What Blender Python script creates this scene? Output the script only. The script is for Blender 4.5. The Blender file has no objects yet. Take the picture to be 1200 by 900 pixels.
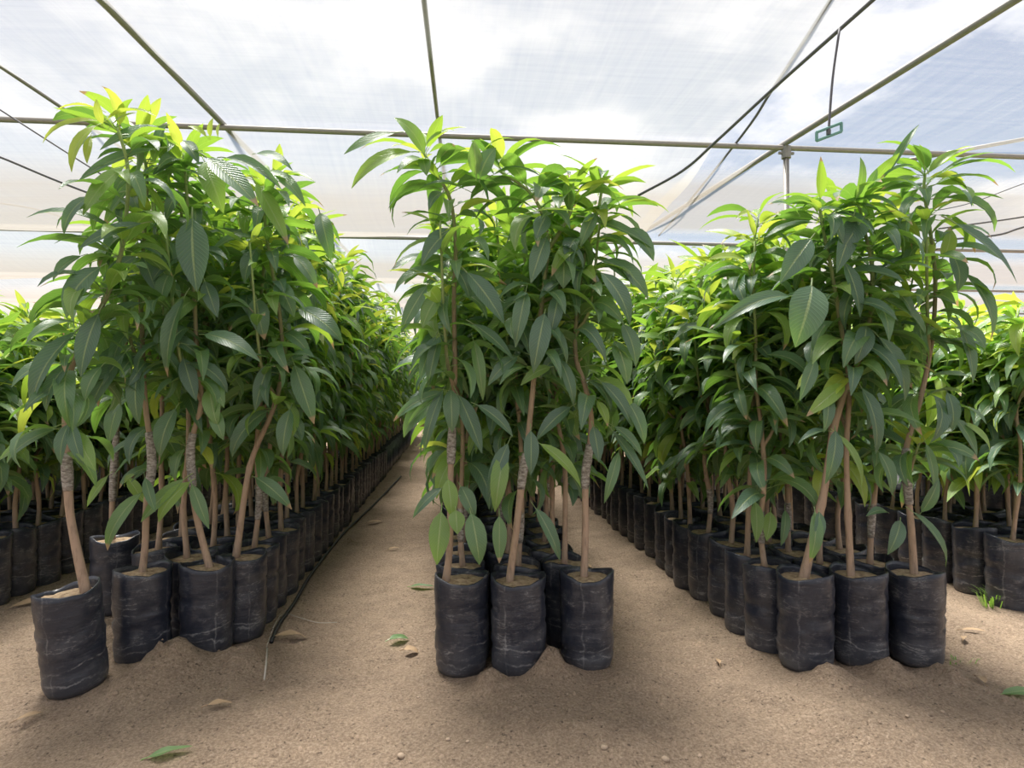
import bpy, bmesh, math, random
from mathutils import Vector, Matrix, noise
R = math.radians
sc = bpy.context.scene
C = sc.collection

# ------------------------------------------------------------------ camera
F = 750.0                       # focal length in pixels of the 1200 x 900 frame
CAM = Vector((0, 0, 1.10))
YAW, PITCH = R(-5.3), R(0.6)
cam_d = bpy.data.cameras.new('camera'); cam = bpy.data.objects.new('camera', cam_d); C.objects.link(cam)
cam_d.sensor_width = 36; cam_d.lens = F / 1200 * 36; cam_d.clip_start = .05; cam_d.clip_end = 400
cam.location = CAM; cam.rotation_euler = (R(90) + PITCH, 0, YAW)
sc.camera = cam
ROT = cam.rotation_euler.to_matrix()

def ray(px, py): return ROT @ Vector(((px - 600) / F, (450 - py) / F, -1.0))
def on_z(px, py, z=0.0):
    d = ray(px, py); return CAM + d * ((z - CAM.z) / d.z)
def on_y(px, py, y):
    d = ray(px, py); return CAM + d * ((y - CAM.y) / d.y)

# ------------------------------------------------------------------ sky, sun, exposure
SUN_EL, SUN_AZ = R(72), R(-20)          # azimuth from +Y towards +X
w = bpy.data.worlds.new('sky'); sc.world = w; w.use_nodes = True
nt = w.node_tree; nt.nodes.clear()
def wn(t, **k):
    n = nt.nodes.new(t)
    for a, b in k.items(): setattr(n, a, b)
    return n
sky = wn('ShaderNodeTexSky', sky_type='NISHITA')
sky.sun_disc = False; sky.sun_elevation = SUN_EL; sky.sun_rotation = SUN_AZ
sky.air_density = 1.0; sky.dust_density = 3.0; sky.ozone_density = 1.2
tc = wn('ShaderNodeTexCoord'); mp = wn('ShaderNodeMapping'); mp.inputs['Scale'].default_value = (1, 1, 2.2)
mp.inputs['Location'].default_value = (1.7, .4, .9); mp.inputs['Rotation'].default_value = (0, 0, R(-20))
n1 = wn('ShaderNodeTexNoise'); n1.inputs['Scale'].default_value = 2.6; n1.inputs['Detail'].default_value = 9; n1.inputs['Roughness'].default_value = .58
cr = wn('ShaderNodeValToRGB'); cr.color_ramp.elements[0].position = .46; cr.color_ramp.elements[1].position = .66
skm = wn('ShaderNodeMix', data_type='RGBA', blend_type='MULTIPLY'); skm.inputs['Factor'].default_value = 1
SKY_GAIN = .070
skm.inputs['B'].default_value = (SKY_GAIN,) * 3 + (1,)
mx = wn('ShaderNodeMix', data_type='RGBA'); mx.inputs['B'].default_value = (.72, .70, .70, 1)
bg = wn('ShaderNodeBackground'); bg.inputs['Strength'].default_value = 1.0
wo = wn('ShaderNodeOutputWorld')
L = nt.links.new
L(tc.outputs['Generated'], mp.inputs['Vector']); L(mp.outputs['Vector'], n1.inputs['Vector'])
L(n1.outputs['Fac'], cr.inputs['Fac']); L(sky.outputs['Color'], skm.inputs['A'])
L(skm.outputs['Result'], mx.inputs['A']); L(cr.outputs['Color'], mx.inputs['Factor'])
L(mx.outputs['Result'], bg.inputs['Color']); L(bg.outputs['Background'], wo.inputs['Surface'])
sun_d = bpy.data.lights.new('sun', 'SUN'); sun_d.energy = 7.5; sun_d.angle = R(20); sun_d.color = (1, .96, .9)
sun = bpy.data.objects.new('sun', sun_d); C.objects.link(sun)
sun.rotation_euler = Vector((-math.sin(SUN_AZ) * math.cos(SUN_EL), -math.cos(SUN_AZ) * math.cos(SUN_EL), -math.sin(SUN_EL))).to_track_quat('-Z', 'Y').to_euler()
vs = sc.view_settings
vs.view_transform = 'Standard'; vs.look = 'None'; vs.gamma = 1; vs.use_curve_mapping = False
vs.exposure = 1.0

# ------------------------------------------------------------------ helpers
rng = random.Random(7)
def obj(name, me, parent=None, mat=None):
    if mat is not None and not me.materials: me.materials.append(mat)
    o = bpy.data.objects.new(name, me); C.objects.link(o)
    if parent is not None: o.parent = parent
    return o
def tag(o, label=None, cat=None, group=None, kind=None):
    for k, v in (('label', label), ('category', cat), ('group', group), ('kind', kind)):
        if v: o[k] = v
    return o
def empty(name, loc, rz=0):
    o = bpy.data.objects.new(name, None); C.objects.link(o); o.location = loc; o.rotation_euler.z = rz
    o.empty_display_size = .05
    return o
def mesh(name, verts, faces, smooth=True, mat=None):
    me = bpy.data.meshes.new(name); me.from_pydata(verts, [], faces)
    if smooth: me.polygons.foreach_set('use_smooth', [True] * len(me.polygons))
    if mat is not None: me.materials.append(mat)
    me.update(); return me
def catmull(pts, n):
    P = [pts[0] * 2 - pts[1]] + list(pts) + [pts[-1] * 2 - pts[-2]]
    out = []
    for i in range(1, len(P) - 2):
        for k in range(n):
            t = k / n; a, b, c, d = P[i - 1], P[i], P[i + 1], P[i + 2]
            out.append(.5 * ((2 * b) + (c - a) * t + (2 * a - 5 * b + 4 * c - d) * t * t + (3 * b - a - 3 * c + d) * t ** 3))
    out.append(P[-2]); return out
def tube(pts, rad, sides=8, V=None, Fc=None, cap=True):
    """append a tube along pts; rad(t) gives the radius"""
    V = [] if V is None else V; Fc = [] if Fc is None else Fc
    n = len(pts); base = len(V); up = Vector((.31, .95, .05))
    for i, p in enumerate(pts):
        d = (pts[min(i + 1, n - 1)] - pts[max(i - 1, 0)]).normalized()
        a = d.cross(up)
        if a.length < .1: a = d.cross(Vector((1, 0, 0)))
        a.normalize(); b = d.cross(a).normalized()
        r = rad(i / (n - 1)) if callable(rad) else rad
        for s in range(sides):
            q = 2 * math.pi * s / sides
            V.append(p + a * (r * math.cos(q)) + b * (r * math.sin(q)))
    for i in range(n - 1):
        for s in range(sides):
            s2 = (s + 1) % sides
            Fc.append((base + i * sides + s, base + i * sides + s2, base + (i + 1) * sides + s2, base + (i + 1) * sides + s))
    if cap:
        Fc.append(tuple(base + s for s in reversed(range(sides))))
        Fc.append(tuple(base + (n - 1) * sides + s for s in range(sides)))
    return V, Fc
class NT:
    """small node-tree writer"""
    def __init__(s, name):
        s.m = bpy.data.materials.new(name); s.m.use_nodes = True; s.t = s.m.node_tree; s.t.nodes.clear()
        s.out = s.n('ShaderNodeOutputMaterial')
    def n(s, t, ins=None, **k):
        o = s.t.nodes.new(t)
        for a, b in k.items(): setattr(o, a, b)
        for a, b in (ins or {}).items():
            i = o.inputs[a]
            if hasattr(b, 'is_linked'): s.t.links.new(b, i)
            else: i.default_value = b
        return o
    def ramp(s, fac, stops):
        r = s.n('ShaderNodeValToRGB', {'Fac': fac}); e = r.color_ramp.elements
        while len(e) < len(stops): e.new(.5)
        for x, (p, c) in zip(e, stops): x.position = p; x.color = c if len(c) == 4 else (*c, 1)
        return r.outputs['Color']
    def mix(s, f, a, b, blend='MIX'):
        m = s.n('ShaderNodeMix', data_type='RGBA', blend_type=blend)
        for sock, v in (('Factor', f), ('A', a), ('B', b)):
            i = m.inputs[sock]
            if hasattr(v, 'is_linked'): s.t.links.new(v, i)
            else: i.default_value = v if sock == 'Factor' or len(v) == 4 else (*v, 1)
        return m.outputs['Result']
    def math(s, op, a, b=0.0, c=0.0, clamp=False):
        m = s.n('ShaderNodeMath', operation=op, use_clamp=clamp)
        for i, v in enumerate((a, b, c)):
            if hasattr(v, 'is_linked'): s.t.links.new(v, m.inputs[i])
            else: m.inputs[i].default_value = v
        return m.outputs[0]
    def noise(s, vec, scale, detail=4, rough=.55):
        ins = {'Scale': scale, 'Detail': detail, 'Roughness': rough}
        if vec is not None: ins['Vector'] = vec
        return s.n('ShaderNodeTexNoise', ins).outputs['Fac']
    def coord(s, which='Object', scale=None):
        c = s.n('ShaderNodeTexCoord').outputs[which]
        return s.n('ShaderNodeMapping', {'Vector': c, 'Scale': scale}).outputs['Vector'] if scale else c
    def bump(s, h, dist, strength=1.0):
        return s.n('ShaderNodeBump', {'Height': h, 'Distance': dist, 'Strength': strength}).outputs['Normal']
    def surf(s, sh): s.t.links.new(sh, s.out.inputs['Surface']); return s.m

# ------------------------------------------------------------------ materials
def m_sand():
    k = NT('sand'); v = k.coord('Object')
    big = k.noise(v, 1.1, 5, .6); mid = k.noise(v, 9, 6, .65); fine = k.noise(v, 105, 4, .75)
    c = k.ramp(big, [(.3, (.41, .295, .20)), (.52, (.55, .40, .275)), (.72, (.68, .515, .365))])
    c = k.mix(k.math('MULTIPLY', k.math('SUBTRACT', mid, .42, clamp=True), 2.6, clamp=True), c, (.25, .18, .125))
    c = k.mix(.5, c, k.ramp(fine, [(.34, (.20, .14, .095)), (.5, (.53, .385, .265)), (.66, (.88, .70, .53))]))
    c = k.mix(k.math('MULTIPLY', k.math('SUBTRACT', k.noise(v, 62, 3, .6), .60, clamp=True), 9.0, clamp=True), c, (.15, .105, .07))
    clod = k.noise(v, 38, 6, .75)
    h = k.math('ADD', k.math('MULTIPLY', mid, .8), k.math('MULTIPLY', fine, .2))
    h = k.math('ADD', h, k.math('MULTIPLY', clod, .7))
    return k.surf(k.n('ShaderNodeBsdfPrincipled', {'Base Color': c, 'Roughness': .95, 'Normal': k.bump(h, .07, 1.0)}).outputs[0])
def m_plain(name, col, rough=.6, metal=0.0, var=.25, scale=30):
    k = NT(name); v = k.coord('Object')
    c = k.mix(k.math('MULTIPLY', k.noise(v, scale, 4), var * 2, clamp=True), col, tuple(x * .45 for x in col))
    return k.surf(k.n('ShaderNodeBsdfPrincipled', {'Base Color': c, 'Roughness': rough, 'Metallic': metal}).outputs[0])
def m_bag():
    k = NT('black_poly_bag'); ob = k.n('ShaderNodeObjectInfo').outputs['Random']
    tcn = k.n('ShaderNodeTexCoord').outputs['Object']
    off = k.n('ShaderNodeCombineXYZ', {'X': k.math('MULTIPLY', ob, 17.0), 'Y': k.math('MULTIPLY', ob, 9.0), 'Z': k.math('MULTIPLY', ob, 5.0)}).outputs[0]
    v = k.n('ShaderNodeVectorMath', {0: tcn, 1: off}, operation='ADD').outputs[0]
    vs_ = k.n('ShaderNodeMapping', {'Vector': v, 'Scale': (5, 5, 26)}).outputs[0]
    wr = k.noise(vs_, 1.0, 6, .62)
    dust = k.noise(v, 9, 6, .68)
    d = k.math('MULTIPLY', k.math('SUBTRACT', dust, .46, clamp=True), 2.6, clamp=True)
    sep = k.n('ShaderNodeSeparateXYZ', {'Vector': tcn}).outputs['Z']
    low = k.math('MULTIPLY', k.math('SUBTRACT', .14, sep, clamp=True), 3.0, clamp=True)
    crease = k.math('MULTIPLY', k.math('SUBTRACT', .014, k.math('ABSOLUTE', k.math('SUBTRACT', wr, .5)), clamp=True), 70, clamp=True)
    f = k.math('ADD', k.math('MULTIPLY', d, .20), k.math('MULTIPLY', k.math('MULTIPLY', crease, k.math('ADD', .08, d)), .8), clamp=True)
    f = k.math('ADD', f, k.math('MULTIPLY', low, .22), clamp=True)
    sx = k.n('ShaderNodeSeparateXYZ', {'Vector': tcn}); ang = k.math('ARCTAN2', sx.outputs['Y'], sx.outputs['X'])
    wob = k.math('MULTIPLY', k.math('SUBTRACT', k.noise(v, 14, 4, .6), .5), .05)
    def line(val, width, gain): return k.math('MULTIPLY', k.math('SUBTRACT', width, k.math('ABSOLUTE', val), clamp=True), gain / width)
    ring = line(k.math('SUBTRACT', k.math('ADD', sx.outputs['Z'], wob), k.math('ADD', .10, k.math('MULTIPLY', k.math('SINE', k.math('ADD', ang, k.math('MULTIPLY', ob, 6.28))), .02))), .0045, .6)
    ring2 = line(k.math('SUBTRACT', k.math('ADD', sx.outputs['Z'], k.math('MULTIPLY', wob, 1.6)), k.math('ADD', .045, k.math('MULTIPLY', ob, .03))), .006, .45)
    fold = line(k.math('SINE', k.math('ADD', k.math('ADD', k.math('MULTIPLY', ang, 1.0), k.math('MULTIPLY', ob, 40.0)), k.math('MULTIPLY', wob, 7.0))), .05, .30)
    marks = k.math('MULTIPLY', k.math('ADD', k.math('ADD', ring, ring2), fold), k.math('MULTIPLY', k.math('SUBTRACT', k.noise(v, 17, 5, .7), .42, clamp=True), 4.5, clamp=True))
    f = k.math('ADD', f, marks, clamp=True)
    c = k.mix(f, (.022, .026, .040), (.42, .41, .40))
    ro = k.math('ADD', .30, k.math('MULTIPLY', f, .6), clamp=True)
    return k.surf(k.n('ShaderNodeBsdfPrincipled', {'Base Color': c, 'Roughness': ro, 'Normal': k.bump(k.math('ADD', wr, k.math('MULTIPLY', k.noise(v, 22, 4, .6), .5)), .006, .55)}).outputs[0])
def m_soil():
    k = NT('bag_soil'); v = k.coord('Object')
    n = k.noise(v, 45, 5, .7)
    c = k.ramp(n, [(.3, (.20, .13, .08)), (.5, (.40, .29, .18)), (.7, (.55, .42, .28))])
    return k.surf(k.n('ShaderNodeBsdfPrincipled', {'Base Color': c, 'Roughness': .95, 'Normal': k.bump(n, .02, .8)}).outputs[0])
def m_bark():
    k = NT('bark'); v = k.coord('Object'); t = k.n('ShaderNodeAttribute', attribute_name='along').outputs['Fac']
    n = k.noise(k.n('ShaderNodeMapping', {'Vector': v, 'Scale': (60, 60, 14)}).outputs[0], 1, 5, .65)
    c = k.ramp(k.math('ADD', t, k.math('MULTIPLY', k.math('SUBTRACT', n, .5), .16)),
               [(.0, (.42, .30, .215)), (.3, (.38, .27, .19)), (.55, (.29, .225, .14)), (.72, (.23, .27, .10)), (1, (.26, .38, .12))])
    c = k.mix(k.math('MULTIPLY', k.math('SUBTRACT', n, .5, clamp=True), 3.0, clamp=True), c, (.15, .11, .08))
    return k.surf(k.n('ShaderNodeBsdfPrincipled', {'Base Color': c, 'Roughness': .8, 'Normal': k.bump(n, .004, .8)}).outputs[0])
def m_tape():
    k = NT('graft_tape'); v = k.coord('Object')
    n = k.noise(k.n('ShaderNodeMapping', {'Vector': v, 'Scale': (50, 50, 120)}).outputs[0], 1, 5, .65)
    c = k.ramp(n, [(.32, (.10, .085, .075)), (.5, (.30, .27, .24)), (.7, (.55, .53, .50))])
    return k.surf(k.n('ShaderNodeBsdfPrincipled', {'Base Color': c, 'Roughness': .6, 'Normal': k.bump(n, .006, 1)}).outputs[0])
def m_leaf():
    k = NT('mango_leaf')
    uv = k.n('ShaderNodeAttribute', attribute_name='UVMap').outputs['Vector']
    s = k.n('ShaderNodeSeparateXYZ', {'Vector': uv}); u, vv = s.outputs['X'], s.outputs['Y']
    tint = k.n('ShaderNodeAttribute', attribute_name='tint').outputs['Fac']
    rnd = k.n('ShaderNodeAttribute', attribute_name='rnd').outputs['Fac']
    ob = k.n('ShaderNodeObjectInfo').outputs['Random']
    r = k.math('FRACT', k.math('ADD', rnd, ob))
    t = k.math('ADD', tint, k.math('MULTIPLY', k.math('SUBTRACT', r, .5), .28), clamp=True)
    up = k.ramp(t, [(0, (.092, .172, .128)), (.33, (.125, .235, .115)), (.66, (.22, .37, .075)), (1, (.38, .50, .08))])
    dn = k.ramp(t, [(0, (.12, .21, .09)), (.33, (.15, .27, .085)), (.66, (.22, .37, .08)), (1, (.40, .52, .10))])
    tr = k.ramp(t, [(0, (.20, .42, .05)), (.33, (.30, .58, .06)), (.66, (.48, .74, .06)), (1, (.76, .86, .10))])
    a = k.math('ABSOLUTE', k.math('SUBTRACT', vv, .5))                 # 0 at the midrib, .5 at the edge
    rib = k.math('MULTIPLY', k.math('SUBTRACT', .05, a, clamp=True), 36, clamp=True)
    ph = k.math('ADD', k.math('MULTIPLY', u, 110.0), k.math('MULTIPLY', a, -42.0))
    side = k.math('POWER', k.math('ADD', .5, k.math('MULTIPLY', k.math('SINE', ph), .5)), 5.0)
    veins = k.math('ADD', k.math('MULTIPLY', rib, .75), k.math('MULTIPLY', side, .16), clamp=True)
    bf = k.n('ShaderNodeNewGeometry').outputs['Backfacing']
    col = k.mix(bf, up, dn)
    col = k.mix(veins, col, (.42, .52, .24))
    dry = k.math('MULTIPLY', k.math('MULTIPLY', k.math('SUBTRACT', u, .86, clamp=True), 25, clamp=True), k.math('GREATER_THAN', r, .88))
    col = k.mix(dry, col, (.50, .38, .22))
    tr = k.mix(dry, tr, (.4, .25, .1))
    p = k.n('ShaderNodeBsdfPrincipled', {'Base Color': col, 'Roughness': k.math('ADD', .33, k.math('MULTIPLY', bf, .3)), 'Specular IOR Level': .8,
                                         'Normal': k.bump(k.math('ADD', side, k.math('MULTIPLY', rib, -2.0)), .002, .5)})
    tl = k.n('ShaderNodeBsdfTranslucent', {'Color': tr})
    return k.surf(k.n('ShaderNodeMixShader', {0: .38, 1: p.outputs[0], 2: tl.outputs[0]}).outputs[0])
def m_net(name, holes, tone):
    """woven net: open weave plus threads; dust gathers where the attribute 'belly' says the cloth hangs lowest"""
    k = NT(name); v = k.coord('Object')
    st = k.noise(k.n('ShaderNodeMapping', {'Vector': v, 'Scale': (.8, 26, 1)}).outputs[0], 1, 6, .6)
    st2 = k.noise(k.n('ShaderNodeMapping', {'Vector': v, 'Scale': (26, .6, 1)}).outputs[0], 1, 4, .6)
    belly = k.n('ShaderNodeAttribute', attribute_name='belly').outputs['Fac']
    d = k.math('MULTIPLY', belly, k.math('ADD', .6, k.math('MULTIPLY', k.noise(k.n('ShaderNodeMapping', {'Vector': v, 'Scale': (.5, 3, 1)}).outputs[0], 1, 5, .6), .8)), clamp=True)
    f = k.math('ADD', holes, k.math('MULTIPLY', k.math('SUBTRACT', k.math('ADD', st, st2), 1.0), .22), clamp=True)
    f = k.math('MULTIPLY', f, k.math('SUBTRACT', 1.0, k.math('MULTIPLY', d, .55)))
    col = k.mix(k.noise(v, 1.3, 4, .6), tone, tuple(x * .9 for x in tone))
    col = k.mix(d, col, (.43, .39, .35))  # tan stands for weak light through the weave at a grazing view
    th = k.n('ShaderNodeMixShader', {0: .36, 1: k.n('ShaderNodeBsdfDiffuse', {'Color': col}).outputs[0], 2: k.n('ShaderNodeBsdfTranslucent', {'Color': col}).outputs[0]}).outputs[0]
    return k.surf(k.n('ShaderNodeMixShader', {0: f, 1: th, 2: k.n('ShaderNodeBsdfTransparent').outputs[0]}).outputs[0])

SAND, BAG, SOIL, BARK, TAPE, LEAF = m_sand(), m_bag(), m_soil(), m_bark(), m_tape(), m_leaf()
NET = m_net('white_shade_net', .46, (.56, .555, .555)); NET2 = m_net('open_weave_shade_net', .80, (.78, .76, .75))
STEEL = m_plain('galvanised_steel', (.36, .34, .31), .5, .35); CABLE = m_plain('grey_cable', (.13, .13, .15), .6)
TEAL = m_plain('teal_plastic', (.16, .36, .33), .5); HOSE = m_plain('black_hose', (.02, .02, .022), .5)
DRY = m_plain('dry_leaf', (.42, .29, .17), .8, 0, .4, 18); TWINE = m_plain('pale_twine', (.55, .50, .42), .9)
GRIT = m_plain('grit', (.36, .265, .185), .95, 0, .6, 9)
STONE = m_plain('pebble', (.44, .335, .24), .9, 0, .4, 60)

# ------------------------------------------------------------------ the setting: ground
Y0 = 2.45                                           # where the rows end at the cross path
BLOCKS = [(-1.17, .22), (.26, .22), (1.60, .235)]   # centre, spacing of the three columns
def block_mask(x):
    m = 0
    for c, s in BLOCKS: m = max(m, 1 - min(1, max(0, abs(x - c) - .34) / .12))
    return m
MOUNDS = [(on_z(a, b, .0).x, on_z(a, b, .0).y, h, w) for a, b, h, w in
          ((203, 788, .12, .11), (285, 780, .07, .10), (150, 812, .04, .10), (646, 797, .11, .085), (574, 808, .08, .06), (745, 800, .045, .10), (660, 850, .03, .22), (600, 826, .03, .10),
           (905, 815, .03, .12), (975, 803, .065, .085), (1040, 796, .065, .09), (1108, 798, .06, .08), (1000, 850, .035, .22), (330, 850, .03, .25))]
def ground_z(x, y):
    z = .018 * noise.noise((x * 1.3, y * 1.3, 0)) + .012 * noise.noise((x * 4, y * 4, 3)) + .007 * noise.noise((x * 11, y * 11, 5))
    z += .004 * noise.noise((x * 27, y * 27, 9))
    b = block_mask(x)
    rough_ = 1 + .45 * noise.noise((x * 15, y * 15, 2)) + .25 * noise.noise((x * 34, y * 34, 6))
    if 1.6 < y < 3: z += sum(h * math.exp(-((x - mx_) ** 2 + (y - my_) ** 2) / (w_ * w_)) for mx_, my_, h, w_ in MOUNDS) * rough_
    z += .008 * abs(noise.noise((x * 7, y * 7, 21))) * (1 - .5 * b)
    z -= .012 * (1 - b)
    # the soft wheel rut across the path
    z -= .02 * math.exp(-((y - 1.75 - .05 * math.sin(x * 2)) / .13) ** 2)
    # the near left end of the row sits in a small dip
    z -= .05 * math.exp(-((x + 1.5) / .3) ** 2 - ((y - 2.15) / .25) ** 2)
    return z
xs = [-14 + i * .5 for i in range(22)] + [-3 + i * .022 for i in range(273)] + [3 + i * .5 for i in range(24)]
ys = [-6 + i * .6 for i in range(11)] + [.6 + i * .022 for i in range(132)] + [3.5 + i * .09 for i in range(50)] + [8 + i * .8 for i in range(34)]
V = [(x, y, ground_z(x, y)) for y in ys for x in xs]
nx = len(xs)
Fc = [(j * nx + i, j * nx + i + 1, (j + 1) * nx + i + 1, (j + 1) * nx + i) for j in range(len(ys) - 1) for i in range(nx - 1)]
floor = tag(obj('floor', mesh('floor', V, Fc, True, SAND)), 'bare sandy earth with low mounds and ruts', kind='structure')

# loose crumbs of earth and tiny stones: nobody could count them
V, Fc = [], []
g = random.Random(5)
for i in range(3200):
    x = g.uniform(-2.4, 2.9); y = 1.2 + 2.6 * g.random() ** 1.4
    s = g.choice((.0025, .003, .004, .005, .006, .010)) * g.uniform(.7, 1.3); z = ground_z(x, y) + s * .2; b = len(V); q = g.random() * 6
    for k in range(5): V.append((x + s * math.cos(q + k * 1.257) * g.uniform(.7, 1.2), y + s * math.sin(q + k * 1.257) * g.uniform(.7, 1.2), z - s * .3))
    V += [(x, y, z + s * .8)]
    Fc += [(b + k, b + (k + 1) % 5, b + 5) for k in range(5)]
tag(obj('earth_crumbs', mesh('earth_crumbs', V, Fc, True, GRIT)), 'tiny crumbs of earth and grit scattered over the sand', 'grit', kind='stuff')

# ------------------------------------------------------------------ the setting: shade net and its frame
H = 3.0
YC = [on_z(600, 157, H).y]                         # first cross pipe, then one about every 3.2 m
for k in range(5): YC.append(YC[0] + 3.2 * (k + 1))
def net_sheet(name, x0, x1, y0, y1, sag, mat, nxs, nys):
    V, Fc, B = [], [], []
    for j in range(nys + 1):
        y = y0 + (y1 - y0) * j / nys; t = j / nys
        for i in range(nxs + 1):
            x = x0 + (x1 - x0) * i / nxs
            z = H + .03 - sag * 4 * t * (1 - t) * (1 + .4 * noise.noise((x * .5, y * .6, 2))) + .02 * noise.noise((x * 1.3, y * 2.2, 7)) * math.sin(math.pi * t)
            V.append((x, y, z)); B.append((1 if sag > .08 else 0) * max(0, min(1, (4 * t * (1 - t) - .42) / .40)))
    for j in range(nys):
        for i in range(nxs): a = j * (nxs + 1) + i; Fc.append((a, a + 1, a + nxs + 2, a + nxs + 1))
    me = mesh(name, V, Fc, True, mat); a = me.attributes.new('belly', 'FLOAT', 'POINT'); a.data.foreach_set('value', B); return me
ceil = empty('ceiling', (0, YC[0], H)); tag(ceil, 'white woven shade net stretched over the pipes', kind='structure')
edge = on_z(905, 105, H).x
seams = [YC[0] - 9.6, YC[0] - 6.4, YC[0] - 3.2] + YC
for a, b in zip(seams[:-1], seams[1:]):
    far = a >= YC[0] - .01
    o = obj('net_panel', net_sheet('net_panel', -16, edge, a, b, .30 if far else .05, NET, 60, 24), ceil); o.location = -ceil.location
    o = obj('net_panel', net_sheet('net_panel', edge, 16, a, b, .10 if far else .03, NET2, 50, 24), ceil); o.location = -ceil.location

frame = empty('shade_house_frame', (on_z(909, 178, H).x, YC[0], 0))
tag(frame, 'galvanised steel pipe frame of purlins, cross pipes and posts carrying the shade net', 'frame')
FL = frame.location.copy()
def pipe(name, pts, r, parent=frame, off=FL, mat=STEEL, sides=8):
    V, Fc = tube([Vector(p) - off for p in pts], r, sides)
    return obj(name, mesh(name, V, Fc, True, mat), parent)
def rough(a, b, n=9, amp=.01):
    a, b = Vector(a), Vector(b)
    return [a.lerp(b, i / n) + Vector((amp * noise.noise((i * .9, a.x, 1)), 0, amp * noise.noise((i * .9, a.y, 4)))) for i in range(n + 1)]
for k, y in enumerate(YC): pipe('cross_pipe', rough((-16, y, H - .03), (16, y, H - .03), 12), .021 if k == 0 else .024)
def purlin(p0, p1, r, z=H, name='purlin'):
    a, b = on_z(*p0, z), on_z(*p1, z); d = (b - a) / (b.y - a.y)
    return pipe(name, rough(a + d * (-2.5 - a.y), a + d * (YC[-1] - a.y), 9, .006), r)
purlin((118, 0), (290, 175), .021); purlin((1190, 0), (909, 175), .023); purlin((497, 0), (520, 200), .013, name='thin_purlin')
purlin((0, 78), (100, 145), .012, name='thin_purlin')
px = FL.x
post = pipe('post', [(px, YC[0], -.1), (px, YC[0], 1.5), (px, YC[0], H - .03)], .022, sides=10)
V, Fc = tube([Vector((0, 0, H - .11)), Vector((0, 0, H - .02))], .036, 10); obj('clamp', mesh('clamp', V, Fc, False, STEEL), post)
V, Fc = tube([Vector((-.06, 0, H - .07)), Vector((.06, 0, H - .07))], .012, 6); obj('clamp_bolt', mesh('clamp_bolt', V, Fc, False, STEEL), post)
def cable(label, pts, r, name='cable', group=None, mat=CABLE):
    P = catmull(pts, 6); V, Fc = tube([p - P[0] for p in P], r, 6)
    o = obj(name, mesh(name, V, Fc, True, mat)); o.location = P[0]
    return tag(o, label, 'cable', group)
z1 = H - .10
WY = YC[0] + 1.3
c2 = [on_z(1090, -60, z1), on_z(1023, 0, z1), on_z(905, 105, z1 - .01), on_z(840, 165, z1 - .06), on_z(800, 200, z1 - .14), on_z(748, 229, z1 - .22)]
cable('dark sagging cable that the teal tag hangs from, under the net', c2, .011)
cable('pale seam cord along the edge where two nets meet', [on_z(1000, -45, H), on_z(973, 0, H), on_z(905, 105, H), on_z(870, 158, H), on_z(800, 245, H), on_z(772, 276, H)], .010, 'seam_cord')
cable('thin wire across the net left of the tall yellow-tipped sapling', [on_y(-60, 90, YC[0] - .7), on_y(10, 135, YC[0] - .7), on_y(85, 183, YC[0] - .7), on_y(160, 230, YC[0] - .7)], .005, 'wire')
cable('dark wire sloping under the second net span', [on_y(-50, 168, YC[0] + .2), on_y(0, 184, YC[0] + .2), on_y(75, 215, YC[0] + .2), on_y(200, 262, YC[0] + .2)], .009, 'wire')
cable('dark wire drooping under the third net span', [on_y(-60, 228, YC[1]), on_y(0, 238, YC[1]), on_y(60, 250, YC[1]), on_y(180, 292, YC[1])], .009, 'wire')
cable('thin wire sloping up from the right-hand shoot', [on_y(1060, 252, YC[0] + .45), on_y(1130, 240, YC[0] + .45), on_y(1200, 215, YC[0] + .45), on_y(1260, 196, YC[0] + .45)], .004, 'wire')
cable('dark wire above the right-hand saplings, lower of two', [on_y(1090, 282, WY), on_y(1165, 276, WY), on_y(1200, 266, WY), on_y(1270, 248, WY)], .010, 'wire')
cable('dark wire above the right-hand saplings, upper of two', [on_y(1100, 268, WY), on_y(1160, 260, WY), on_y(1200, 254, WY), on_y(1270, 242, WY)], .008, 'wire')
pipe('brace', [on_y(1052, 190, YC[0] + .1), on_y(1200, 163, YC[0] + .1), on_y(1300, 143, YC[0] + .1)], .016)

# the little teal frame hanging on a hook of wire
top = on_z(984, 33, z1 - .01); yt = top.y
tagh = empty('hanging_tag', on_y(971, 160, yt)); tag(tagh, 'teal rectangular plastic frame hanging on a wire hook below the net', 'tag')
def local(ps, o): return [Vector(p) - o.location for p in ps]
V, Fc = tube(catmull(local([top, on_y(976, 90, yt), on_y(972, 140, yt), on_y(971, 157, yt)], tagh), 5), .006, 6)
obj('hook_wire', mesh('hook_wire', V, Fc, True, CABLE), tagh)
cs = [on_y(957, 155, yt), on_y(986, 144, yt), on_y(986, 154, yt), on_y(957, 165, yt)]
V, Fc = [], []
for i in range(4): tube([cs[i] - tagh.location, cs[(i + 1) % 4] - tagh.location], .0075, 6, V, Fc)
obj('plate_frame', mesh('plate_frame', V, Fc, False, TEAL), tagh)
V, Fc = tube([on_y(971, 152, yt) - tagh.location, on_y(971, 158, yt) - tagh.location], .011, 6)
obj('clip', mesh('clip', V, Fc, False, CABLE), tagh)

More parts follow.
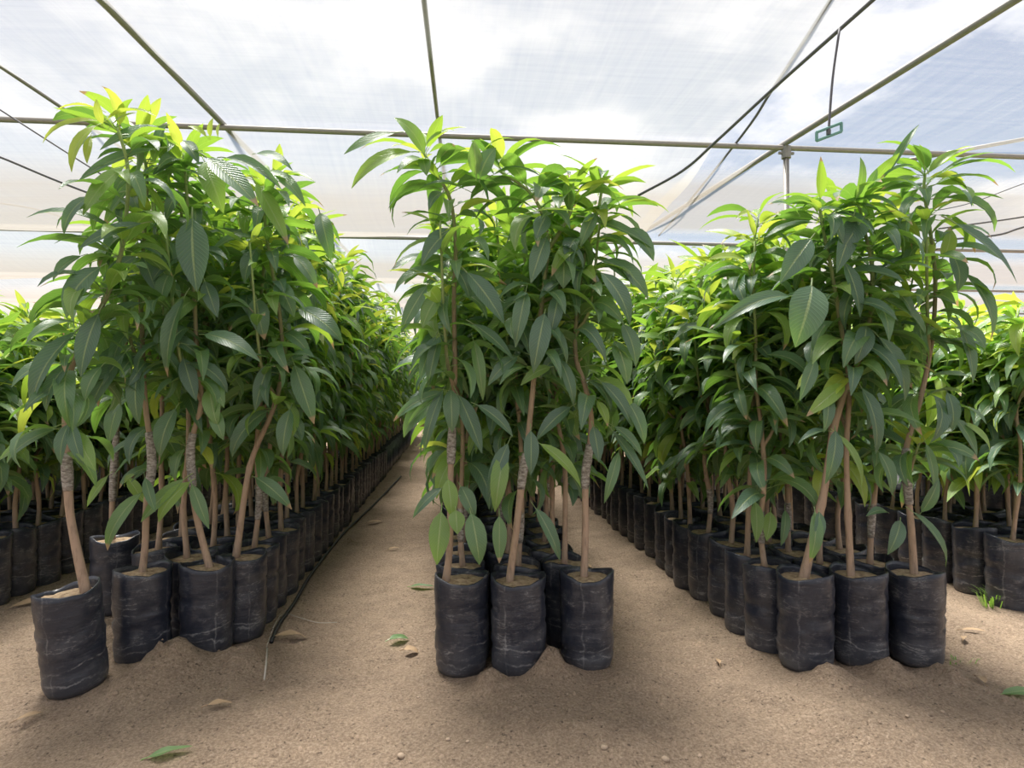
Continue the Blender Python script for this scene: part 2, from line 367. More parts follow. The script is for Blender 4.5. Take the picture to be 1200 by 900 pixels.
# ------------------------------------------------------------------ leaves
def leaf_geo(L_, W_, droop, fold, wav, pet, seed, segs=7, fine=True):
    """verts, faces, uvs of one leaf; it starts at the origin and runs along +X, bending down"""
    g = random.Random(seed); V, Fc, UV = [], [], []
    pts, th, p = [], .25, Vector((0, 0, 0))
    # petiole
    pp = [Vector((0, 0, 0)), Vector((pet * .5, 0, pet * .16)), Vector((pet, 0, pet * .22))]
    if fine:
        tube(pp, .0022, 3, V, Fc, cap=False); UV += [(0.02, .5)] * len(V)
    else:
        V += [pp[0] + Vector((0, -.002, 0)), pp[0] + Vector((0, .002, 0)), pp[2] + Vector((0, .002, 0)), pp[2] + Vector((0, -.002, 0))]
        Fc.append((0, 1, 2, 3)); UV += [(0.02, .5)] * 4
    p = pp[2].copy(); twist = g.uniform(-.5, .5)
    offs = (-1, -.52, 0, .52, 1) if fine else (-1, 0, 1)
    b0 = len(V); m = len(offs)
    for i in range(segs + 1):
        t = i / segs
        wd = W_ * .5 * (math.sin(math.pi * min(1, t ** .82 * 1.0)) ** .85) * (1 - .12 * t)
        if i == 0: wd = .002
        if i == segs: wd = .0009
        ang = .2 - droop * (t ** 1.25)
        d = Vector((math.cos(ang), 0, math.sin(ang))); nrm = Vector((-math.sin(ang), 0, math.cos(ang)))
        if i: p = p + d * (L_ / segs)
        tw = twist * t; side = Vector((0, 1, 0)) * math.cos(tw) + nrm * math.sin(tw); nn = side.cross(d) * -1
        for o in offs:
            wob = wav * W_ * math.sin(t * 9 + seed + (2 if o > 0 else 0)) * abs(o) * math.sin(math.pi * t)
            V.append(p + side * (o * wd) + nn * (abs(o) * wd * fold + wob)); UV.append((t, .5 + o * .5))
    for i in range(segs):
        for k in range(m - 1):
            a = b0 + i * m + k; Fc.append((a, a + m, a + m + 1, a + 1))
    return V, Fc, UV, pp[2].copy(), p.copy()
SHAPES = []          # (L, W, droop, fold, wave, petiole)
for i in range(12):
    SHAPES.append((rng.uniform(.21, .275), rng.uniform(.058, .078), (.25, .5, .75, .95, 1.1, 1.25, 1.4, 1.55, 1.75, 1.95, .6, 2.2)[i], rng.uniform(.12, .38), rng.uniform(.0, .07), rng.uniform(.03, .055)))
TINTS = (0.04, .26, .56, .92)
def finish_leaf(me, UV, tint, rnds):
    uvl = me.attributes.new('UVMap', 'FLOAT_VECTOR', 'POINT'); uvl.data.foreach_set('vector', [c for u in UV for c in (u[0], u[1], 0)])
    a = me.attributes.new('tint', 'FLOAT', 'POINT'); a.data.foreach_set('value', tint if isinstance(tint, list) else [tint] * len(me.vertices))
    b = me.attributes.new('rnd', 'FLOAT', 'POINT'); b.data.foreach_set('value', rnds if isinstance(rnds, list) else [rnds] * len(me.vertices))
LEAVES, CHORD, LOW = {}, {}, {}
for i, s in enumerate(SHAPES):
    V, Fc, UV, b, t = leaf_geo(*s, i * 3 + 1); CHORD[i] = (b, t)
    for k, tv in enumerate(TINTS):
        me = mesh('leaf', V, Fc, True, LEAF); finish_leaf(me, UV, tv, i * .083); LEAVES[i, k] = me
    LOW[i] = leaf_geo(*s, i * 3 + 1, segs=4, fine=False)
LOWER = {i: leaf_geo(*s, i * 3 + 1, segs=2, fine=False) for i, s in enumerate(SHAPES)}

def joined(name, items, geo):
    """one mesh out of (shape, tint, matrix)"""
    V, Fc, UV, T, RR = [], [], [], [], []
    for (i, k, M) in items:
        v, f, u = geo[i][:3]; b = len(V); q = rng.random()
        V += [M @ x for x in v]; Fc += [tuple(b + c for c in x) for x in f]; UV += u; T += [TINTS[k]] * len(v); RR += [q] * len(v)
    me = mesh(name, V, Fc, True, LEAF); finish_leaf(me, UV, T, RR); return me

def leaf_plan(path, z0, n, g, top_young=8, scale=1.0, young=0.0):
    """(shape, tint, matrix) of the leaves along a stem path; leaves start at height z0"""
    out = []; tot = len(path) - 1
    i0 = next((i for i, p in enumerate(path) if p.z >= z0), tot // 2); yaw = g.random() * 6.28
    for j in range(n):
        q = j / max(1, n - 1)
        f = i0 + (tot - i0) * (q ** .9)
        if g.random() < .55: f = i0 + (tot - i0) * min(1, (math.floor(q * 7) + .75 + .25 * g.random()) / 7)   # flushes
        a = min(tot - 1, int(f)); p = path[a].lerp(path[a + 1], f - a)
        yaw += 2.4 + g.uniform(-.4, .4); rel = (f - i0) / max(1e-6, tot - i0)
        istop = j >= n - top_young
        pitch = (g.uniform(.0, .75) if istop else g.uniform(-.45, .45) + .25 * rel)
        if istop: sh = g.choice((0, 1, 2, 3, 4, 10))
        else: sh = g.choice((2, 3, 4, 5, 6, 7, 8, 9, 9, 11, 7, 8))
        k = (3 if g.random() < .45 + young else 2) if istop else g.choices((0, 1, 2, 3), (.5, .36, .13 + young * .6, .01 + young * .5))[0]
        s = scale * (g.uniform(.62, .95) if istop else g.uniform(.78, 1.18))
        M = Matrix.Translation(p) @ Matrix.Rotation(yaw, 4, 'Z') @ Matrix.Rotation(-pitch, 4, 'Y') @ Matrix.Rotation(g.uniform(-.55, .55), 4, 'X') @ Matrix.Diagonal((s, s * g.uniform(.85, 1.15), s, 1))
        out.append((sh, k, M))
    return out
def traced(base, tip, wpx, k, depth, lift=.5, sh=None):
    """a leaf from one point to another, the width in pixels at that depth"""
    ch = tip - base
    if sh is None: sh = (1, 3, 4)[int(base.x * 997) % 3]
    b, t = CHORD[sh]; c0 = t - b
    X0 = c0.normalized(); Y0_ = Vector((0, 1, 0)); Z0 = X0.cross(Y0_).normalized()
    X1 = ch.normalized(); up = (Vector((0, -.75, .66)) if abs(X1.z) > .35 else Vector((0, -.45, .9)))
    Y1 = up.cross(X1).normalized(); Z1 = X1.cross(Y1)
    A = Matrix((X0, Y0_, Z0)).to_4x4(); B = Matrix((X1, Y1, Z1)).transposed().to_4x4()
    s = ch.length / c0.length; wy = wpx / F * depth / SHAPES[sh][1]
    S = Matrix.Diagonal((s, max(wy * 1.08, .3), s, 1))
    M = B @ S @ A; M = Matrix.Translation(base - M @ b) @ M
    return (sh, k, M)

# ------------------------------------------------------------------ bags, soil, stems
BAG_R, BAG_H = .103, .365
def bag_mesh(seed, rows=20, sides=28):
    g = random.Random(seed); V, Fc = [], []; o = seed * 3.7
    cre = [(g.uniform(.04, .16), g.uniform(-.05, .05)), (g.uniform(.1, .22), g.uniform(-.08, .08)), (g.uniform(.2, .3), g.uniform(-.06, .06))]
    def rad(q, z):
        r = BAG_R * (1 + .035 * math.sin(2 * q + o) + .02 * math.sin(3 * q + o * 2) + .035 * noise.noise((math.cos(q) * 1.6, math.sin(q) * 1.6, z * 9 + o)))
        r += .004 * noise.noise((math.cos(q) * 3, math.sin(q) * 3, z * 60 + o))
        for (cz, sl) in cre: r -= .0065 * math.exp(-((z - cz - sl * math.sin(q + o)) / .008) ** 2)
        return r * (1 - .14 * math.exp(-z / .022)) * (1 + .02 * (z / BAG_H))
    for j in range(rows + 1):
        t = j / rows; z = BAG_H * t
        for s in range(sides):
            q = 2 * math.pi * s / sides; r = rad(q, z)
            zz = z + (.012 * math.sin(q * 2 + o) + .010 * noise.noise((math.cos(q) * 2, math.sin(q) * 2, o))) * max(0, t - .8) * 5
            V.append((r * math.cos(q), r * math.sin(q), zz))
    for (rr, dz) in ((.965, .004), (.94, -.012), (.935, -.06)):              # folded lip and inside wall
        for s in range(sides):
            x, y, z = V[rows * sides + s]; V.append((x * rr, y * rr, z + dz))
    n = rows + 4
    for j in range(n - 1):
        for s in range(sides):
            s2 = (s + 1) % sides; Fc.append((j * sides + s, j * sides + s2, (j + 1) * sides + s2, (j + 1) * sides + s))
    Fc.append(tuple(reversed(range(sides))))
    return mesh('bag', V, Fc, True, BAG)
def soil_mesh(seed, sides=18):
    V, Fc = [], []; r0 = BAG_R * .955; zc = BAG_H - .022
    for k, f in enumerate((1, .72, .4)):
        for s in range(sides):
            q = 2 * math.pi * s / sides
            V.append((r0 * f * math.cos(q), r0 * f * math.sin(q), zc + .012 * (1 - f) + .009 * noise.noise((math.cos(q) * f * 3, math.sin(q) * f * 3, seed * 5.1))))
    V.append((0, 0, zc + .012))
    for k in range(2):
        for s in range(sides):
            s2 = (s + 1) % sides; Fc.append((k * sides + s, k * sides + s2, (k + 1) * sides + s2, (k + 1) * sides + s))
    for s in range(sides): Fc.append((2 * sides + s, 2 * sides + (s + 1) % sides, 3 * sides))
    return mesh('soil', V, Fc, True, SOIL)
BAGS = [bag_mesh(i + 1) for i in range(7)]; SOILS = [soil_mesh(i) for i in range(3)]
def low_bag():
    V, Fc = [], []; n = 9
    for z, r in ((0, .9), (.03, 1), (BAG_H, 1.02), (BAG_H - .02, .95)):
        for s in range(n): q = 6.2832 * s / n; V.append(Vector((BAG_R * r * math.cos(q), BAG_R * r * math.sin(q), z)))
    for j in range(3):
        for s in range(n): Fc.append((j * n + s, j * n + (s + 1) % n, (j + 1) * n + (s + 1) % n, (j + 1) * n + s))
    Fc.append(tuple(3 * n + s for s in range(n)))
    return V, Fc
def stem_mesh(path, r0, r1, seed, branches=(), sides=8):
    V, Fc, A = [], [], []
    def rad(t): return (r0 + (r1 - r0) * t ** .8) * (1 + .10 * noise.noise((t * 14, seed * 2.3, 0))) * (1 + .22 * math.exp(-((t - .19) / .02) ** 2) * (seed % 3 > 0)) * (1 + .35 * math.exp(-t / .02))
    tube(path, rad, sides, V, Fc); A += [i / (len(path) - 1) for i in range(len(path)) for s in range(sides)]
    for (i0, pts) in branches:
        tube(pts, lambda t: max(.0035, r0 * .62 * (1 - .55 * t)), 6, V, Fc)
        a0 = i0 / (len(path) - 1); A += [a0 + (1 - a0) * i / (len(pts) - 1) for i in range(len(pts)) for s in range(6)]
    me = mesh('trunk', V, Fc, True, BARK); a = me.attributes.new('along', 'FLOAT', 'POINT'); a.data.foreach_set('value', A); return me
def tape_mesh(path, a, b, r, seed):
    P = path[a:b + 1]
    if len(P) < 2: return None
    P = catmull(P, 4)
    V, Fc = tube(P, lambda t: r * (1.05 + .22 * math.sin(math.pi * t) + .10 * noise.noise((t * 16, seed, 3)) + .05 * (int(t * 40) % 2)), 9)
    return mesh('graft_tape', V, Fc, True, TAPE)

def rand_path(g, height, lean=.07):
    x, y = g.uniform(-.015, .015), g.uniform(-.015, .015); pts = [Vector((x, y, BAG_H - .05))]; n = 7
    dx, dy = g.uniform(-lean, lean), g.uniform(-lean, lean)
    for i in range(1, n + 1):
        t = i / n; pts.append(Vector((x + dx * t + g.uniform(-.02, .02), y + dy * t + g.uniform(-.02, .02), BAG_H - .05 + (height - BAG_H + .05) * t)))
    return catmull(pts, 3)
def rand_branches(g, path, n):
    out = []
    for _ in range(n):
        i0 = int(len(path) * g.uniform(.38, .62)); p = path[i0]; q = g.random() * 6.28; h = g.uniform(.45, .8) * (path[-1].z - p.z); r = g.uniform(.09, .21)
        out.append((i0, catmull([p, p + Vector((math.cos(q) * r * .6, math.sin(q) * r * .6, h * .25)), p + Vector((math.cos(q) * r, math.sin(q) * r, h))], 4)))
    return out

# ------------------------------------------------------------------ saplings that end the rows, one by one
def sapling(loc, label, group, path, z0, n, seed, tilt=(0, 0), extra=(), tape=None, r0=.0155, branches=1, young=0.0, bag=None, extra_branches=(), leafy=True, scale=1.0):
    g = random.Random(seed)
    root = empty('potted_mango_sapling', loc); tag(root, label, 'sapling', group)
    b = obj('bag', BAGS[seed % len(BAGS) if bag is None else bag], root); b.rotation_mode = 'ZYX'; b.rotation_euler = (tilt[0], tilt[1], seed * 1.7)
    s = obj('soil', SOILS[seed % 3], root); s.rotation_mode = 'ZYX'; s.rotation_euler = (tilt[0], tilt[1], seed * 2.1)
    br = rand_branches(g, path, branches) + [(i, catmull(p, 4)) for i, p in extra_branches]
    tr = obj('trunk', stem_mesh(path, r0, .0055, seed, br), root)
    if tape:
        m = tape_mesh(path, tape[0], tape[1], r0 * .95, seed)
        if m: obj('graft_tape', m, tr)
    if leafy:
        plan = leaf_plan(path, z0, n, g, young=young, scale=scale)
        for i, pts in br: plan += leaf_plan(pts, pts[0].z + .05, max(10, n // 4), g, 6, .9 * scale, young)
        plan += list(extra)
        for (i, k, M) in plan:
            o = obj('leaf', LEAVES[i, k], root); o.matrix_basis = M
    return root

ROWG = 'bagged mango saplings standing in rows'
def bag_spot(px_, py_):
    gp = on_z(px_, py_, 0); d = Vector((gp.x, gp.y, 0)).normalized(); return gp + d * BAG_R * .95
def hero(bpx, trunk_px, leaves_px, label, z0=.62, n=76, seed=1, tape_px=None, top_dy=0.0, branch_px=(), **kw):
    c = bag_spot(*bpx); m = len(trunk_px) - 1
    pts = [on_y(x, y, c.y + top_dy * i / m) - c for i, (x, y) in enumerate(trunk_px)]
    pts[0].z = BAG_H - .06
    path = catmull(pts, 4); tape = None
    if tape_px:
        zs = [on_y(600, y, c.y).z for y in tape_px]
        idx = [i for i, p in enumerate(path) if min(zs) <= p.z <= max(zs)]
        if idx: tape = (max(0, idx[0] - 1), min(len(path) - 1, idx[-1] + 1))
    ex = []
    for q in leaves_px:
        bx, by, tx, ty, wp, k = q[:6]; dy = q[6] if len(q) > 6 else -.10
        y = c.y + dy; ex.append(traced(on_y(bx, by, y) - c, on_y(tx, ty, y - .03) - c, wp, k, y, sh=q[7] if len(q) > 7 else None))
    eb = []
    for bp in branch_px:
        P = [on_y(x, y, c.y) - c for x, y in bp]; i0 = min(range(len(path)), key=lambda i: (path[i] - P[0]).length); eb.append((i0, [path[i0]] + P[1:]))
    return sapling(c, label, ROWG, path, z0, n, seed, extra=ex, tape=tape, extra_branches=eb, **kw)

# the end of the row whose outer bag slumps
hero((90, 818), [(104, 690), (85, 620), (80, 575), (77, 487), (82, 440), (90, 414), (115, 367), (130, 335), (145, 280), (150, 200), (138, 150)],
     [(116, 142, 50, 168, 9, 3), (115, 128, 66, 130, 8, 3), (120, 145, 113, 116, 9, 3), (126, 140, 182, 136, 12, 3), (112, 148, 84, 202, 13, 3), (106, 160, 102, 192, 9, 3),
      (130, 148, 160, 132, 12, 3), (117, 313, 78, 373, 30, 0), (87, 390, 38, 482, 24, 0), (82, 425, 54, 482, 17, 0), (115, 368, 95, 442, 25, 0), (145, 195, 97, 252, 23, 2),
      (165, 262, 92, 292, 19, 0), (120, 235, 78, 252, 12, 2), (65, 500, -2, 540, 15, 2, -.02), (65, 503, 8, 543, 14, 0, -.04), (80, 497, 72, 545, 14, 0), (84, 497, 98, 545, 14, 0),
      (105, 230, 75, 275, 16, 0), (95, 300, 62, 330, 16, 1), (88, 505, 112, 552, 18, 2), (118, 430, 100, 470, 18, 1)],
     'tall leaning mango sapling with yellow new tips in a slumped bag at the row end', seed=11, tape_px=(535, 565), tilt=(.02, -.10), z0=.85, n=84, r0=.0165, branches=0)
hero((167, 781), [(165, 688), (170, 640), (172, 590), (178, 540), (170, 470), (167, 400), (165, 340), (170, 260), (172, 200), (160, 160)],
     [(185, 148, 117, 176, 19, 1, -.2), (180, 175, 92, 212, 17, 0, -.22), (177, 200, 127, 253, 11, 1, -.2), (165, 355, 112, 392, 17, 0, -.2), (145, 415, 105, 482, 21, 0, -.2),
      (163, 430, 163, 497, 19, 0, -.14), (187, 176, 196, 145, 18, 0), (160, 300, 120, 330, 18, 0, -.2), (126, 558, 102, 594, 10, 2), (146, 568, 158, 556, 10, 2), (165, 578, 126, 645, 17, 1, -.1),
      (168, 300, 185, 345, 17, 0), (200, 318, 190, 360, 18, 1), (215, 350, 197, 442, 17, 0), (170, 560, 182, 600, 11, 1)],
     'mango sapling with thick grey graft wrap in the second bag from the slumped bag', seed=12, tape_px=(515, 562), z0=1.0, n=74)
hero((243, 772), [(249, 682), (232, 612), (226, 570), (224, 520), (236, 470), (230, 400), (228, 350), (222, 280), (218, 215), (215, 180)],
     [(208, 188, 178, 206, 13, 0), (215, 165, 233, 192, 15, 0), (243, 185, 303, 242, 27, 0, -.2), (240, 190, 262, 250, 25, 2), (225, 256, 231, 342, 34, 0, -.2), (240, 392, 305, 424, 21, 0, -.2),
      (265, 185, 330, 222, 15, 0, -.1), (215, 562, 165, 612, 16, 2), (222, 565, 186, 612, 18, 2), (225, 568, 245, 620, 14, 1), (205, 480, 188, 536, 22, 0), (245, 455, 255, 500, 18, 2),
      (246, 160, 250, 138, 10, 3), (242, 160, 220, 148, 10, 3), (255, 160, 258, 145, 12, 3), (240, 330, 255, 372, 17, 0), (215, 420, 230, 470, 18, 0), (250, 480, 262, 516, 15, 1)],
     'mango sapling with a kinked trunk and swollen grey graft at the row end', seed=13, tape_px=(508, 560), z0=1.0, n=74)
hero((283, 755), [(275, 660), (288, 572), (298, 530), (320, 480), (331, 430), (328, 370), (318, 310), (310, 255), (315, 215)],
     [(300, 180, 343, 200, 15, 0), (315, 200, 358, 242, 17, 1), (300, 215, 338, 287, 19, 2), (350, 362, 402, 402, 24, 0), (345, 428, 368, 497, 22, 0), (316, 425, 299, 482, 17, 0),
      (300, 560, 342, 597, 17, 0), (325, 330, 345, 372, 20, 0), (300, 350, 310, 398, 22, 0), (340, 480, 332, 535, 18, 0), (300, 292, 287, 332, 18, 0), (345, 300, 372, 338, 16, 0), (375, 250, 388, 305, 19, 0, .1)],
     'mango sapling with a long slender trunk bending to the aisle behind the row end', seed=14, z0=.85, n=76, top_dy=.0)
hero((134, 722), [(132, 672), (131, 610), (133, 560), (138, 490), (142, 450), (148, 400), (150, 330), (155, 270), (160, 235)],
     [(140, 470, 128, 520, 18, 1), (150, 560, 170, 590, 12, 2)],
     'mango sapling with a rough dark graft standing directly behind the slumped bag', seed=15, z0=.95, n=60, tape_px=(515, 575))
# the end of the row between the two aisles
hero((541, 796), [(521, 690), (527, 640), (528, 560), (530, 500), (533, 440), (532, 350), (534, 290), (528, 235), (512, 205), (497, 180)],
     [(497, 180, 462, 138, 21, 2), (498, 172, 536, 153, 9, 2), (482, 178, 412, 221, 20, 2), (462, 156, 403, 181, 15, 1), (495, 185, 500, 206, 15, 2), (508, 195, 512, 182, 7, 1),
      (530, 268, 494, 312, 23, 0), (535, 315, 551, 352, 16, 0), (548, 320, 591, 380, 27, 0, -.18), (520, 460, 461, 494, 13, 0), (519, 457, 497, 530, 13, 0), (528, 457, 530, 507, 19, 0), (537, 463, 565, 532, 20, 0),
      (520, 462, 476, 502, 8, 1), (525, 562, 530, 607, 18, 2), (517, 572, 484, 607, 11, 0), (517, 600, 512, 662, 24, 2, -.14), (534, 598, 536, 626, 19, 2, -.16), (552, 602, 562, 662, 24, 1, -.16),
      (540, 570, 556, 607, 18, 1), (510, 395, 492, 445, 16, 0), (515, 395, 502, 455, 14, 0), (545, 222, 488, 224, 15, 0), (555, 400, 566, 470, 14, 2), (500, 335, 470, 390, 18, 1), (515, 345, 495, 385, 20, 2)],
     'slim straight mango sapling topped by a bare shoot at the middle row end', seed=21, tape_px=(505, 535), z0=1.05, n=68, branches=1)
hero((607, 799), [(595, 690), (605, 620), (612, 560), (618, 520), (625, 450), (632, 380), (638, 330), (642, 280), (625, 230), (585, 200)],
     [(558, 205, 555, 164, 17, 2), (563, 207, 581, 173, 26, 1), (566, 178, 602, 163, 13, 2), (578, 205, 634, 207, 15, 1), (625, 248, 682, 251, 17, 2, -.2), (640, 278, 622, 332, 22, 0, -.15), (640, 252, 628, 280, 20, 0, -.15),
      (616, 342, 604, 407, 19, 0, -.15), (638, 368, 625, 437, 24, 0, -.15), (555, 380, 602, 422, 17, 0), (606, 418, 572, 452, 16, 0), (560, 475, 601, 512, 15, 0), (622, 505, 622, 557, 18, 0, -.12),
      (633, 520, 681, 572, 15, 2, -.14), (585, 605, 585, 660, 17, 1, -.1), (628, 596, 656, 657, 15, 0, -.12), (595, 520, 572, 580, 18, 0), (590, 530, 580, 600, 20, 2), (645, 430, 610, 452, 14, 2), (655, 345, 645, 395, 18, 0)],
     'mango sapling with a pale graft band in the centre bag of the middle row', seed=22, tape_px=(540, 570), z0=1.0, n=74, branch_px=[[(645, 290), (668, 250), (672, 215)]])
hero((688, 790), [(684, 695), (686, 620), (686, 560), (690, 530), (693, 490), (685, 450), (675, 420), (675, 380), (680, 330), (688, 290), (700, 250), (706, 218)],
     [(711, 248, 784, 249, 17, 2, -.1, 5), (690, 256, 766, 292, 21, 1), (733, 268, 766, 306, 25, 0), (706, 305, 760, 352, 31, 1), (705, 320, 738, 382, 25, 0, -.2), (660, 298, 660, 338, 28, 1), (655, 420, 672, 477, 15, 0),
      (668, 477, 628, 517, 17, 0), (705, 448, 741, 502, 17, 0), (695, 500, 702, 542, 17, 0), (718, 505, 760, 574, 14, 0), (720, 500, 752, 535, 13, 0), (725, 530, 708, 590, 13, 1), (735, 470, 755, 520, 18, 1),
      (690, 225, 720, 205, 12, 3), (698, 250, 680, 290, 16, 1), (730, 380, 745, 430, 20, 0), (720, 400, 735, 450, 22, 1), (700, 470, 712, 500, 12, 2)],
     'mango sapling with a wavy trunk and long pale graft at the middle row end', seed=23, tape_px=(522, 568), z0=1.0, n=76)
# the end of the row towards the steel post
hero((943, 791), [(939, 700), (955, 620), (965, 580), (976, 510), (990, 460), (1011, 410), (1020, 370), (1022, 315), (1012, 265), (1005, 232)],
     [(925, 347, 834, 387, 19, 0, -.2), (951, 335, 932, 407, 44, 0, -.2), (990, 308, 1008, 372, 23, 0), (950, 280, 914, 332, 29, 0), (1012, 255, 988, 292, 26, 0), (1015, 382, 1002, 427, 23, 0), (990, 450, 945, 488, 19, 2),
      (970, 463, 965, 507, 15, 0), (955, 420, 937, 470, 17, 0), (1010, 455, 1026, 532, 19, 0), (979, 505, 967, 567, 19, 0, -.14), (980, 508, 1009, 572, 12, 2, -.14), (1003, 233, 1008, 184, 10, 2), (1017, 222, 1028, 197, 10, 1), (1036, 208, 1077, 146, 9, 0),
      (970, 505, 935, 520, 10, 0), (885, 588, 886, 636, 17, 2, .2), (903, 600, 898, 634, 17, 2, .2), (920, 598, 915, 640, 11, 1, .2), (995, 250, 960, 245, 16, 0), (1040, 335, 1070, 372, 20, 1), (1035, 350, 1085, 395, 20, 1), (1030, 395, 1060, 470, 20, 1), (1000, 255, 980, 320, 24, 0)],
     'mango sapling with a thick bare slanting trunk at the post-side row end', seed=31, z0=1.05, n=72, r0=.019)
hero((1007, 786), [(998, 703), (995, 630), (993, 580), (992, 520), (995, 450), (985, 380), (975, 320), (965, 270), (960, 240)],
     [(1030, 530, 1045, 580, 17, 1), (1040, 600, 1015, 605, 12, 0), (935, 250, 900, 240, 12, 0), (955, 600, 948, 660, 17, 1), (960, 600, 955, 640, 14, 0), (958, 250, 930, 235, 12, 2)],
     'mango sapling with a short straight trunk in the half-empty middle bag of the row end', seed=32, z0=.95, n=76)
hero((1073, 784), [(1072, 706), (1068, 620), (1063, 565), (1062, 525), (1078, 470), (1092, 400), (1096, 330), (1090, 270), (1083, 225), (1084, 205)],
     [(1083, 194, 1027, 168, 11, 2), (1088, 202, 1124, 176, 11, 2), (1100, 205, 1190, 202, 11, 1, -.1, 4), (1097, 216, 1170, 218, 15, 1, -.1, 4), (1080, 200, 1030, 211, 6, 0), (1072, 207, 1032, 223, 9, 1), (1105, 210, 1134, 224, 9, 2),
      (1105, 232, 1165, 272, 12, 1, -.1, 7), (1120, 262, 1192, 332, 29, 0, -.2), (1115, 298, 1122, 342, 24, 0), (1105, 302, 1112, 266, 20, 2), (1080, 600, 1100, 560, 14, 0), (1055, 610, 1040, 650, 18, 0), (1070, 600, 1108, 665, 13, 1),
      (1130, 320, 1160, 400, 22, 0), (1125, 380, 1140, 450, 20, 0), (1110, 460, 1115, 505, 18, 0), (1120, 490, 1145, 535, 20, 0), (1128, 495, 1160, 530, 13, 2), (1085, 520, 1095, 580, 14, 1)],
     'mango sapling with a forked graft and a high shoot standing clear of the crown', seed=33, tape_px=(530, 590), z0=.95, n=74, branch_px=[[(1063, 565), (1070, 540), (1077, 520)]])

# ------------------------------------------------------------------ the rows behind
GROUPS = {'left': 'saplings of the row beside the black hose', 'mid': 'saplings of the row between the two aisles', 'right': 'saplings of the row beside the steel post', 'fl': 'short saplings of the far side rows', 'fr': 'short saplings of the far side rows'}
START = {'left': (3.20, 3.03, 3.19), 'mid': (2.78, 2.74, 2.78), 'right': (2.67, 2.69, 2.68)}      # where each file goes on behind its end bag
spots = []                                     # x, y, block, column, row, height
g = random.Random(21)
for name, (c, s), rows in (('left', BLOCKS[0], 60), ('mid', BLOCKS[1], 60), ('right', BLOCKS[2], 60)):
    for col in (-1, 0, 1):
        for k in range(1, rows):
            y = START[name][col + 1] + (k - 1) * .212 + g.uniform(-.012, .012)
            hgt = {'left': 2.14, 'mid': 1.92, 'right': 1.82}[name] + g.uniform(-.16, .12)
            spots.append((c + col * s + g.uniform(-.012, .012), y, name, col, k, hgt))
for name, c in (('fl', -2.62), ('fl', -3.97), ('fl', -5.3), ('fl', -6.65), ('fr', 3.09), ('fr', 4.44), ('fr', 5.8)):
    for col in (-1, 0, 1):
        for k in range(0, 30):
            y = (3.55 if name == 'fl' else 3.08) + k * .217 + g.uniform(-.015, .015); x = c + col * .22
            u = x / y
            if u < -1.3 or u > 1.4: continue
            spots.append((x, y, name, col, k, 1.52 + g.uniform(-.12, .12)))
# foliage shared by the plants too far back to tell their leaves apart
FOL, STEMS = [], []
for v in range(12):
    gg = random.Random(100 + v); short = v >= 8
    path = rand_path(gg, 1.50 if short else 1.85, .10); br = rand_branches(gg, path, 3)
    plan = leaf_plan(path, .56, 84, gg, 9, 1.0, .28 if short else .06)
    for i, pts in br: plan += leaf_plan(pts, pts[0].z + .05, 20, gg, 7, .95, .35 if short else .12)
    FOL.append((path, br, plan)); STEMS.append(stem_mesh(path, .0135, .005, v, br, 6))
FMESH = [joined('foliage', f[2], LOW) for f in FOL]

def near_rank(s):
    x, y, name, col, k, h = s
    d = math.hypot(x, y)
    inner = {'left': col < 1, 'mid': False, 'right': col > -1}.get(name, False)
    if x / y < -.80 or x / y > .98: d *= 9          # outside the photograph
    if name in ('fl', 'fr') and (x < -3.2 or x > 3.6): d *= 1.25
    if name == 'mid' and col == 0: d *= 1.9 if k > 3 else 1
    if inner and k > 3: d *= 1.9
    return d
spots.sort(key=near_rank)
ORD = ('first', 'second', 'third', 'fourth', 'fifth', 'sixth', 'seventh', 'eighth')
def label_of(name, col, k, nb):
    n = ORD[k - 1] + ' ' if 0 < k <= 8 else ''; far = 'far back ' if k > 8 else ''
    if name == 'left':
        file = {1: 'on the hose side of', 0: 'in the centre file of', -1: 'in the outer file of'}[col]
        return '%smango sapling %s%s the row behind the slumped bag' % (n, far, file)
    if name == 'mid':
        p = {-1: 'bare-shoot sapling', 0: 'centre end bag', 1: 'wavy-trunk sapling'}[col]
        return '%smango sapling %sin the middle row behind the %s' % (n, far, p)
    if name == 'right':
        p = {-1: 'slanting-trunk sapling', 0: 'half-empty bag', 1: 'forked-graft sapling'}[col]
        return '%smango sapling %sin the row behind the %s' % (n, far, p)
    o = {0: 'next', 1: 'second', 2: 'third', 3: 'fourth'}[nb]
    side = {0: 'in the centre file', 1: 'in the near file' if name == 'fl' else 'in the outer file', -1: 'in the outer file' if name == 'fl' else 'in the near file'}[col]
    return 'short mango sapling %s of the %s row beyond the %s' % (side, o, 'slumped bag' if name == 'fl' else 'forked-graft sapling')
N_LEAFED, N_SINGLE = 28, 288
rest = []
